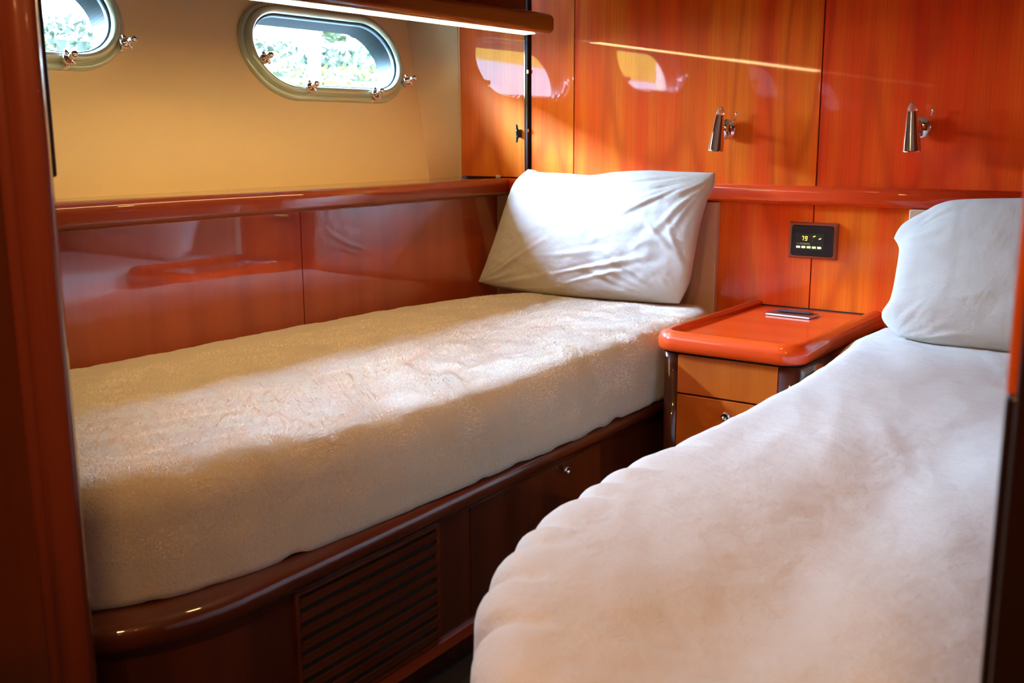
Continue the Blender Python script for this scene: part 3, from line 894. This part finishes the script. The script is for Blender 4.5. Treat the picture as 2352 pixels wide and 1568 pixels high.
bm.faces.new([r[0] for r in R_]); bm.faces.new([r[-1] for r in R_][::-1])
M['top_wood'] = wood('cherry_top', (.86, .085, .006), (.78, .055, .004), (.50, .02, .002), 'X', contour=3, strength=.4)
link('rim', bm, M['top_wood'], ns, smooth=True)
link('top_board', B((X0 + .04, X1 - .04, Y0 + .04, Y1, .515 + DZ, .5378 + DZ)), M['top_wood'], ns)
bx0, bx1, by0 = -1.098, -.776, 2.082
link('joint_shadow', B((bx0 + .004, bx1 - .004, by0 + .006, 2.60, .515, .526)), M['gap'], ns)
bm = bmesh.new()
for xa, xb, sgn in ((bx0, -1.060, 1), (-.818, bx1, -1)):
    pts = []
    r = .022
    if sgn > 0: pts = [(xb, by0), (xb, 2.60), (xa, 2.60)] + arc(xa + r, by0 + r, r, r, 180, 270, 8)
    else: pts = [(xa, 2.60), (xa, by0)] + arc(xb - r, by0 + r, r, r, 270, 360, 8) + [(xb, 2.60)]
    extrude_profile(bm, pts, lambda a, b, t: Vector((a, b, t)), 0, .516)
o = link('side_panel', bm, M['dark_wood'], ns)
for f in o.data.polygons: f.use_smooth = len(f.vertices) == 4
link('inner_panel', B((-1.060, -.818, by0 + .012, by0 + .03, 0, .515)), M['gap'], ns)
link('upper_panel', B((-1.057, -.821, by0, by0 + .015, .4265, .5145)), M['drawer_wood'], ns, bevel=.0015)
link('back_joint', B((X0 + .03, X1 - .03, 2.6045, 2.6065, .5545, .5575)), M['gap'], ns)
drw = link('drawer', B((-1.057, -.821, by0, by0 + .015, .12, .4225)), M['drawer_wood'], ns, bevel=.0015)
knob(drw, (-.932, by0, .390), (0, -1, 0), 1.1)
# booklet and dark leaflet on top
bk = empty('booklet', (-.951, 2.487, .5555), 'small thin booklet with pale edge lying on the nightstand', 'booklet')
bm = B((-.057, .057, -.028, .034, .001, .0048))
bmesh.ops.rotate(bm, verts=bm.verts, cent=(0, 0, 0), matrix=Matrix.Rotation(-.045, 3, 'Z')); bmesh.ops.translate(bm, verts=bm.verts, vec=bk.location)
link('pages', bm, M['paper'], bk)
bm = B((-.057, .057, -.0275, .034, .0048, .0058), (-.057, .057, -.0275, .034, 0, .001))
bmesh.ops.rotate(bm, verts=bm.verts, cent=(0, 0, 0), matrix=Matrix.Rotation(-.045, 3, 'Z')); bmesh.ops.translate(bm, verts=bm.verts, vec=bk.location)
M['cover'] = plain('booklet_cover', (.14, .035, .022), rough=.35)
link('cover', bm, M['cover'], bk)
bm = bmesh.new()
rows = []
for i in range(15):
    u = i / 14
    rows.append([bm.verts.new((-.990 + .084 * u + .004 * noise.noise(Vector((u * 5, j, 1))), 2.482 + .032 * j / 6 + .004 * u, .5626 + .0035 * (.5 + .5 * noise.noise(Vector((u * 5, j * .6, 3)))) * math.sin(PI * j / 6) + .001)) for j in range(7)])
for a, b in zip(rows, rows[1:]):
    for j in range(6): bm.faces.new((a[j], b[j], b[j + 1], a[j + 1]))
r = bmesh.ops.extrude_face_region(bm, geom=bm.faces[:])
bmesh.ops.translate(bm, verts=[v for v in r['geom'] if isinstance(v, bmesh.types.BMVert)], vec=(0, 0, .0012))
tag(link('leaflet', bm, M['slate'], smooth=False), 'crumpled dark slate leaflet lying on top of the booklet', 'leaflet')

# ------------------------------------------------------------------ reading lamps
def reading_lamp(dc, shade_mid, tilt, label):
    e = empty('reading_lamp', (dc[0], YB, dc[2]), label, 'wall lamp', 'chrome reading lamps on the back wall')
    bm = bmesh.new(); lathe(bm, [(.017, 0), (.017, .010), (.0265, .011), (.027, .014), (.0255, .019), (.018, .0225), (.008, .0245), (0, .025)], (dc[0], YB, dc[2]), (0, -1, 0), 40)
    link('base', bm, M['chrome'], e, smooth=True)
    S_ = Vector(shade_mid)
    bm = bmesh.new(); a = Vector((dc[0], YB - .02, dc[2])); ax = (S_ - a)
    lathe(bm, [(.004, 0), (.004, ax.length)], a, ax, 16)
    link('arm', bm, M['chrome'], e, smooth=True)
    axis = Vector((math.sin(tilt), -.02, math.cos(tilt))).normalized()
    bm = bmesh.new()
    lathe(bm, [(.0185, -.0530), (.0205, -.0535), (.0212, -.0530), (.0212, -.0510), (.0205, -.0500), (.0112, .0385), (.0105, .0395), (.0, .0395)], S_, axis, 40, cap=False)
    sh = link('shade', bm, M['chrome'], e, smooth=True)
    md = sh.modifiers.new('e', 'EDGE_SPLIT'); md.split_angle = math.radians(50)
    bm = bmesh.new()
    lathe(bm, [(.0108, .0395), (.0106, .044), (.0092, .050), (.0066, .0555), (.0035, .0588), (0, .0600)], S_, axis, 32)
    link('cap', bm, M['lamp_cap'], sh, smooth=True)
    bm = bmesh.new(); lathe(bm, [(.0, -.047), (.0165, -.047), (.0165, -.050), (0, -.051)], S_, axis, 24)
    link('bulb_glass', bm, M['paper'], sh, smooth=True)
    bm = bmesh.new(); lathe(bm, [(.0022, 0), (.0018, .014), (.003, .016), (.003, .0205), (0, .0215)], (dc[0] + .022, YB - .012, dc[2] + .023), (.25, -.1, 1), 12)
    link('switch', bm, M['chrome'], e, smooth=True)
reading_lamp((-1.195, 0, 1.012), (-1.1955, YB - .062, 1.010), .11, 'chrome cone reading lamp above the left pillow, tilted to the right')
reading_lamp((-.703, 0, 1.013), (-.7075, YB - .062, 1.011), -.055, 'chrome cone reading lamp above the right pillow, hanging almost upright')

# ------------------------------------------------------------------ thermostat display
th = empty('thermostat', (-.950, YB, .732), 'black wall thermostat reading 79 in a copper frame above the nightstand', 'thermostat')
TY = YB
def plate(x0, x1, z0, z1, r, y0, y1, hole=None, inset=0):
    bm = bmesh.new()
    a = [bm.verts.new((x, y0, z)) for x, z in rrect(x0, x1, z0, z1, r)]
    b = [bm.verts.new((x, y1, z)) for x, z in rrect(x0 + inset, x1 - inset, z0 + inset, z1 - inset, max(.001, r - inset * .3))]
    n = len(a)
    for k in range(n): bm.faces.new((a[k], a[(k + 1) % n], b[(k + 1) % n], b[k]))
    bm.faces.new(a); bm.faces.new(b[::-1]); return bm
link('bezel', plate(-1.0155, -.8855, .6855, .7790, .003, TY, TY - .009, inset=.004), M['bronze'], th)
link('face_plate', plate(-1.006, -.8950, .693, .7715, .007, TY - .009, TY - .0135, inset=.003), M['black'], th)
dp = link('display', plate(-.9910, -.9180, .7090, .7520, .001, TY - .0135, TY - .0142, inset=.0003), M['display'], th)
yF = TY - .01435
def seg_digit(bm, ch, x, z, w, h, t, sl=.12):
    S7 = {'7': 'abc', '9': 'abcdfg'}[ch]
    co = {'a': (0, h, w, h), 'b': (w, h, w, h / 2), 'c': (w, h / 2, w, 0), 'd': (0, 0, w, 0), 'e': (0, h / 2, 0, 0), 'f': (0, h, 0, h / 2), 'g': (0, h / 2, w, h / 2)}
    for s in S7:
        x0, z0, x1, z1 = co[s]
        vs2 = box(bm, x + min(x0, x1) - t / 2, x + max(x0, x1) + t / 2, yF - .0002, yF, z + min(z0, z1) - t / 2, z + max(z0, z1) + t / 2)
        for v in vs2: v.co.x += sl * (v.co.z - z)
bm = bmesh.new(); seg_digit(bm, '7', -.9765, .7335, .0042, .0098, .0012); seg_digit(bm, '9', -.9675, .7335, .0048, .0098, .0012)
link('digits', bm, M['glow_text'], dp)
def text_mesh(body, size):
    cu = bpy.data.curves.new('t', 'FONT'); cu.body = body; cu.size = size; cu.extrude = .0001
    ob = bpy.data.objects.new('t', cu); COL.objects.link(ob)
    bpy.context.view_layer.update()
    me = bpy.data.meshes.new_from_object(ob.evaluated_get(bpy.context.evaluated_depsgraph_get()))
    bpy.data.objects.remove(ob); return me
me = text_mesh('DOMETIC', .0062)
bm = bmesh.new(); bm.from_mesh(me)
bmesh.ops.transform(bm, matrix=Matrix.Translation((-.9805, yF, .7225)) @ Matrix.Rotation(PI / 2, 4, 'X'), verts=bm.verts)
# little double-arch mark before the word
for k in range(2):
    pa = [(Vector((-.9875 + .003 * k + .0013 * math.cos(PI * j / 8), yF, .7232 + (.0022 if k == 0 else .0022) * math.sin(PI * j / 8))), Vector((0, 1, 0)) * .0002, Vector((0, 0, 1)) * .0004) for j in range(9)]
    sweep(bm, pa, [(1, 1), (-1, 1), (-1, -1), (1, -1)])
link('brand_print', bm, M['grey_text'], dp)
for k in range(5):
    x = -.9895 + k * .0138
    link('key', B((x, x + .0098, yF - .0004, yF, .7135, .7186)), M['glow_key'], dp)
# dim pictograms and two lit dots
for cx_, cz_ in ((-.9435, .7442), (-.9285, .7388)):
    bm = bmesh.new(); 
    vv = [bm.verts.new((cx_ + .0032 * math.cos(2 * PI * k / 14) + .0012 * math.sin(2 * PI * k / 14), yF, cz_ + .0018 * math.sin(2 * PI * k / 14) + .0008 * math.cos(2 * PI * k / 14))) for k in range(14)]
    bm.faces.new(vv); r = bmesh.ops.extrude_face_region(bm, geom=bm.faces[:]); bmesh.ops.translate(bm, verts=[v for v in r['geom'] if isinstance(v, bmesh.types.BMVert)], vec=(0, -.0002, 0))
    link('indicator', bm, M['glow_text'], dp)
bm = B((-.9530, -.9465, yF - .0002, yF, .7450, .7454), (-.9500, -.9460, yF - .0002, yF, .7400, .7404), (-.9490, -.9470, yF - .0002, yF, .7360, .7364), (-.9480, -.9474, yF - .0002, yF, .7300, .7360), (-.9360, -.9300, yF - .0002, yF, .7450, .7453), (-.9360, -.9300, yF - .0002, yF, .7290, .7293))
link('pictogram', bm, M['grey_dim'], dp)

# ------------------------------------------------------------------ fixtures of the added fill lamps (unseen, above the frame)
def fill_downlight(x, y, label):
    e = empty('fill_lamp', (x, y, ZC), label, 'ceiling lamp', 'added round fill lights')
    bm = bmesh.new(); lathe(bm, [(.09, 0), (.088, .012), (.07, .016), (.07, 0)], (x, y, ZC), (0, 0, -1), 32)
    link('lamp_ring', bm, M['chrome'], e, smooth=True)
    bm = bmesh.new(); lathe(bm, [(.07, 0), (.07, .010), (0, .012)], (x, y, ZC), (0, 0, -1), 32)
    link('lens', bm, plain('fill_lens', (.9, .8, .6), emit=(1, .7, .4), es=3), e, smooth=True)
fill_downlight(-.95, 1.35, 'added round fill lamp on the ceiling over the left berth, unseen')
fill_downlight(.10, -.15, 'added round fill lamp just outside the cabin doorway, unseen above the camera')
fill_downlight(-.50, -1.1, 'added round fill lamp at the far end of the passage, unseen behind the camera')

# ------------------------------------------------------------------ outdoors, seen through the ports
def leaf_cloud(name, x0, x1, y0, y1, z0, z1, n, size, mat, label, cat, seed):
    r = random.Random(seed); bm = bmesh.new()
    box(bm, x0 + .15, x1 - .15, y0 + .15, y1 - .15, z0 + .003, z1 - .15)
    for _ in range(n):
        y = r.uniform(y0, y1)
        side = r.random()
        if side < .75: p = Vector((x1 + max(-.2, min(.2, r.gauss(0, .10))) + .12 * math.sin(y * 2.1), y, r.uniform(z0 + .12, z1)))
        else: p = Vector((r.uniform(x0, x1), y, z1 + r.gauss(0, .07) + .06 * math.sin(y * 3)))
        a = Vector((r.gauss(0, 1), r.gauss(0, 1), r.gauss(0, 1))).normalized(); b = a.cross(Vector((r.gauss(0, 1), r.gauss(0, 1), r.gauss(0, 1)))).normalized()
        s = size * r.uniform(.6, 1.3)
        bm.faces.new([bm.verts.new(p + a * s), bm.verts.new(p + b * s * .45), bm.verts.new(p - a * s), bm.verts.new(p - b * s * .45)])
    return tag(link(name, bm, mat), label, cat)
M['leaf'] = plain('hedge_leaf', (.036, .046, .026), rough=.6, noise_amt=.7, scale=3)
M['leaf_light'] = plain('shrub_leaf', (.10, .11, .012), rough=.6, noise_amt=.5, scale=4)
M['palm_leaf'] = plain('palm_leaf', (.045, .055, .012), rough=.6, noise_amt=.4, scale=4)
M['bark'] = plain('palm_bark', (.06, .05, .04), rough=.9)
M['paving'] = plain('quay_paving', (.04, .04, .038), rough=.9)
M['yellow'] = plain('ochre_render', (.80, .46, .03), rough=.8, noise_amt=.2, scale=2)
M['white_hull'] = plain('white_gelcoat', (.72, .66, .66), rough=.3)
M['dark_metal'] = plain('dark_fence_metal', (.004, .005, .007), rough=.5)
g = link('quay', B((-40, -2.6, -30, 40, -1.2, -1.0)), M['paving']); tag(g, 'pale quay paving outside the ports', 'quay')
leaf_cloud('hedge', -15.2, -14.0, 3, 22, -1, 2.50, 15000, .075, M['leaf'], 'tall clipped grey-green hedge outside the ports', 'hedge', 1)
leaf_cloud('low_shrubs', -12.9, -12.0, 3, 22, -1, 2.0, 9000, .06, M['leaf_light'], 'low yellow-green shrubs growing in front of the hedge', 'shrub', 2)
def palm(x, y, h, label, seed):
    r = random.Random(seed)
    e = empty('palm_tree', (x, y, -1), label, 'palm tree')
    bm = bmesh.new(); lathe(bm, [(.22, 0), (.16, h * .5), (.15, h)], (x, y, -1), (0, 0, 1), 14)
    link('trunk', bm, M['bark'], e)
    bm = bmesh.new()
    for k in range(26):
        az = 2 * PI * k / 26 + r.uniform(-.1, .1); el = r.uniform(.0, 1.2); L_ = r.uniform(1.1, 1.7)
        p = Vector((x, y, -1 + h)); prev = p.copy()
        for s in range(1, 9):
            t = s / 8
            q = p + Vector((math.cos(az) * math.cos(el) * L_ * t, math.sin(az) * math.cos(el) * L_ * t, math.sin(el) * L_ * t - .7 * t * t))
            d_ = (q - prev).normalized(); sd = d_.cross(Vector((0, 0, 1))).normalized()
            for sg in (-1, 1):
                tip = q + sd * sg * .38 * math.sin(PI * min(1, t + .15)) + d_ * .18 + Vector((0, 0, -.08))
                bm.faces.new([bm.verts.new(q - d_ * .03), bm.verts.new(q + d_ * .05), bm.verts.new(tip)])
            prev = q
    link('fronds', bm, M['palm_leaf'], e)
palm(-17, 16.8, 3.9, 'pale green palm behind the hedge, seen in the nearer port', 5)
palm(-18, 20.6, 3.9, 'second palm further along behind the hedge, seen in the nearer port', 6)
bm = bmesh.new(); lathe(bm, [(.10, 0), (.07, 6)], (-11.3, 10.74, -1), (0, 0, 1), 16)
tag(link('lamp_post', bm, M['pale_post'], smooth=True), 'pale slender post standing in front of the hedge', 'post')
fe = empty('slatted_fence', (-15.9, 8, -1), 'dark slatted fence top showing above the hedge in the left port', 'fence')
bm = bmesh.new()
for k in range(34):
    y = 5.4 + k * .155
    box(bm, -15.95, -15.88, y, y + .09, 2.66, 2.86)
link('fence_slats', bm, M['dark_metal'], fe)
link('fence_rail', B((-15.9, -15.85, 5.3, 10.7, 2.60, 2.66), (-15.9, -15.85, 5.35, 5.42, -1, 2.66), (-15.9, -15.85, 10.55, 10.62, -1, 2.66)), M['dark_metal'], fe)
yb = empty('ochre_building', (-16, -14, -1), 'ochre rendered building along the quay, mirrored in the varnished wall', 'building')
link('facade', B((-18, -16, -34, -4, -1, 7.0)), M['yellow'], yb)
link('parapet', B((-18.1, -15.9, -34.1, -3.9, 7.0, 7.2)), M['pale_post'], yb)
bt = empty('moored_boat', (-12, -11, -1), 'white moored boat hull, mirrored in the varnished wall', 'boat')
bm = bmesh.new()
rows = []
for i in range(17):
    t = i / 16; y = -26 + 21 * t
    w = .9 * math.sin(PI * min(1, .25 + .75 * (1 - t))) ** .6 if t > .5 else .9
    hz_ = 2.15 + .35 * t * t
    rows.append([bm.verts.new((-12.5 + sx_ * w, y + (.8 * zz2 if i == 16 else 0), -1 + hz_ * zz2 * 1.4)) for sx_, zz2 in ((-.6, 0), (-1, .6), (-1, 1), (1, 1), (1, .6), (.6, 0))])
for a, b in zip(rows, rows[1:]):
    for j in range(6): bm.faces.new((a[j], a[(j + 1) % 6], b[(j + 1) % 6], b[j]))
bm.faces.new(rows[0]); bm.faces.new(rows[-1][::-1])
link('hull', bm, M['white_hull'], bt, smooth=False)
link('window_band', B((-11.62, -11.56, -15, -8, 1.05, 1.35)), M['dark_metal'], bt)

# ------------------------------------------------------------------ give every mesh an origin of its own
for o in list(bpy.data.objects):
    if o.type != 'MESH' or o.data.users > 1: continue
    cs = [v.co for v in o.data.vertices]
    if not cs: continue
    c = Vector(((min(v.x for v in cs) + max(v.x for v in cs)) / 2, (min(v.y for v in cs) + max(v.y for v in cs)) / 2, min(v.z for v in cs)))
    o.data.transform(Matrix.Translation(-c)); o.location = o.location + c
    for ch in o.children: ch.location = ch.location - c
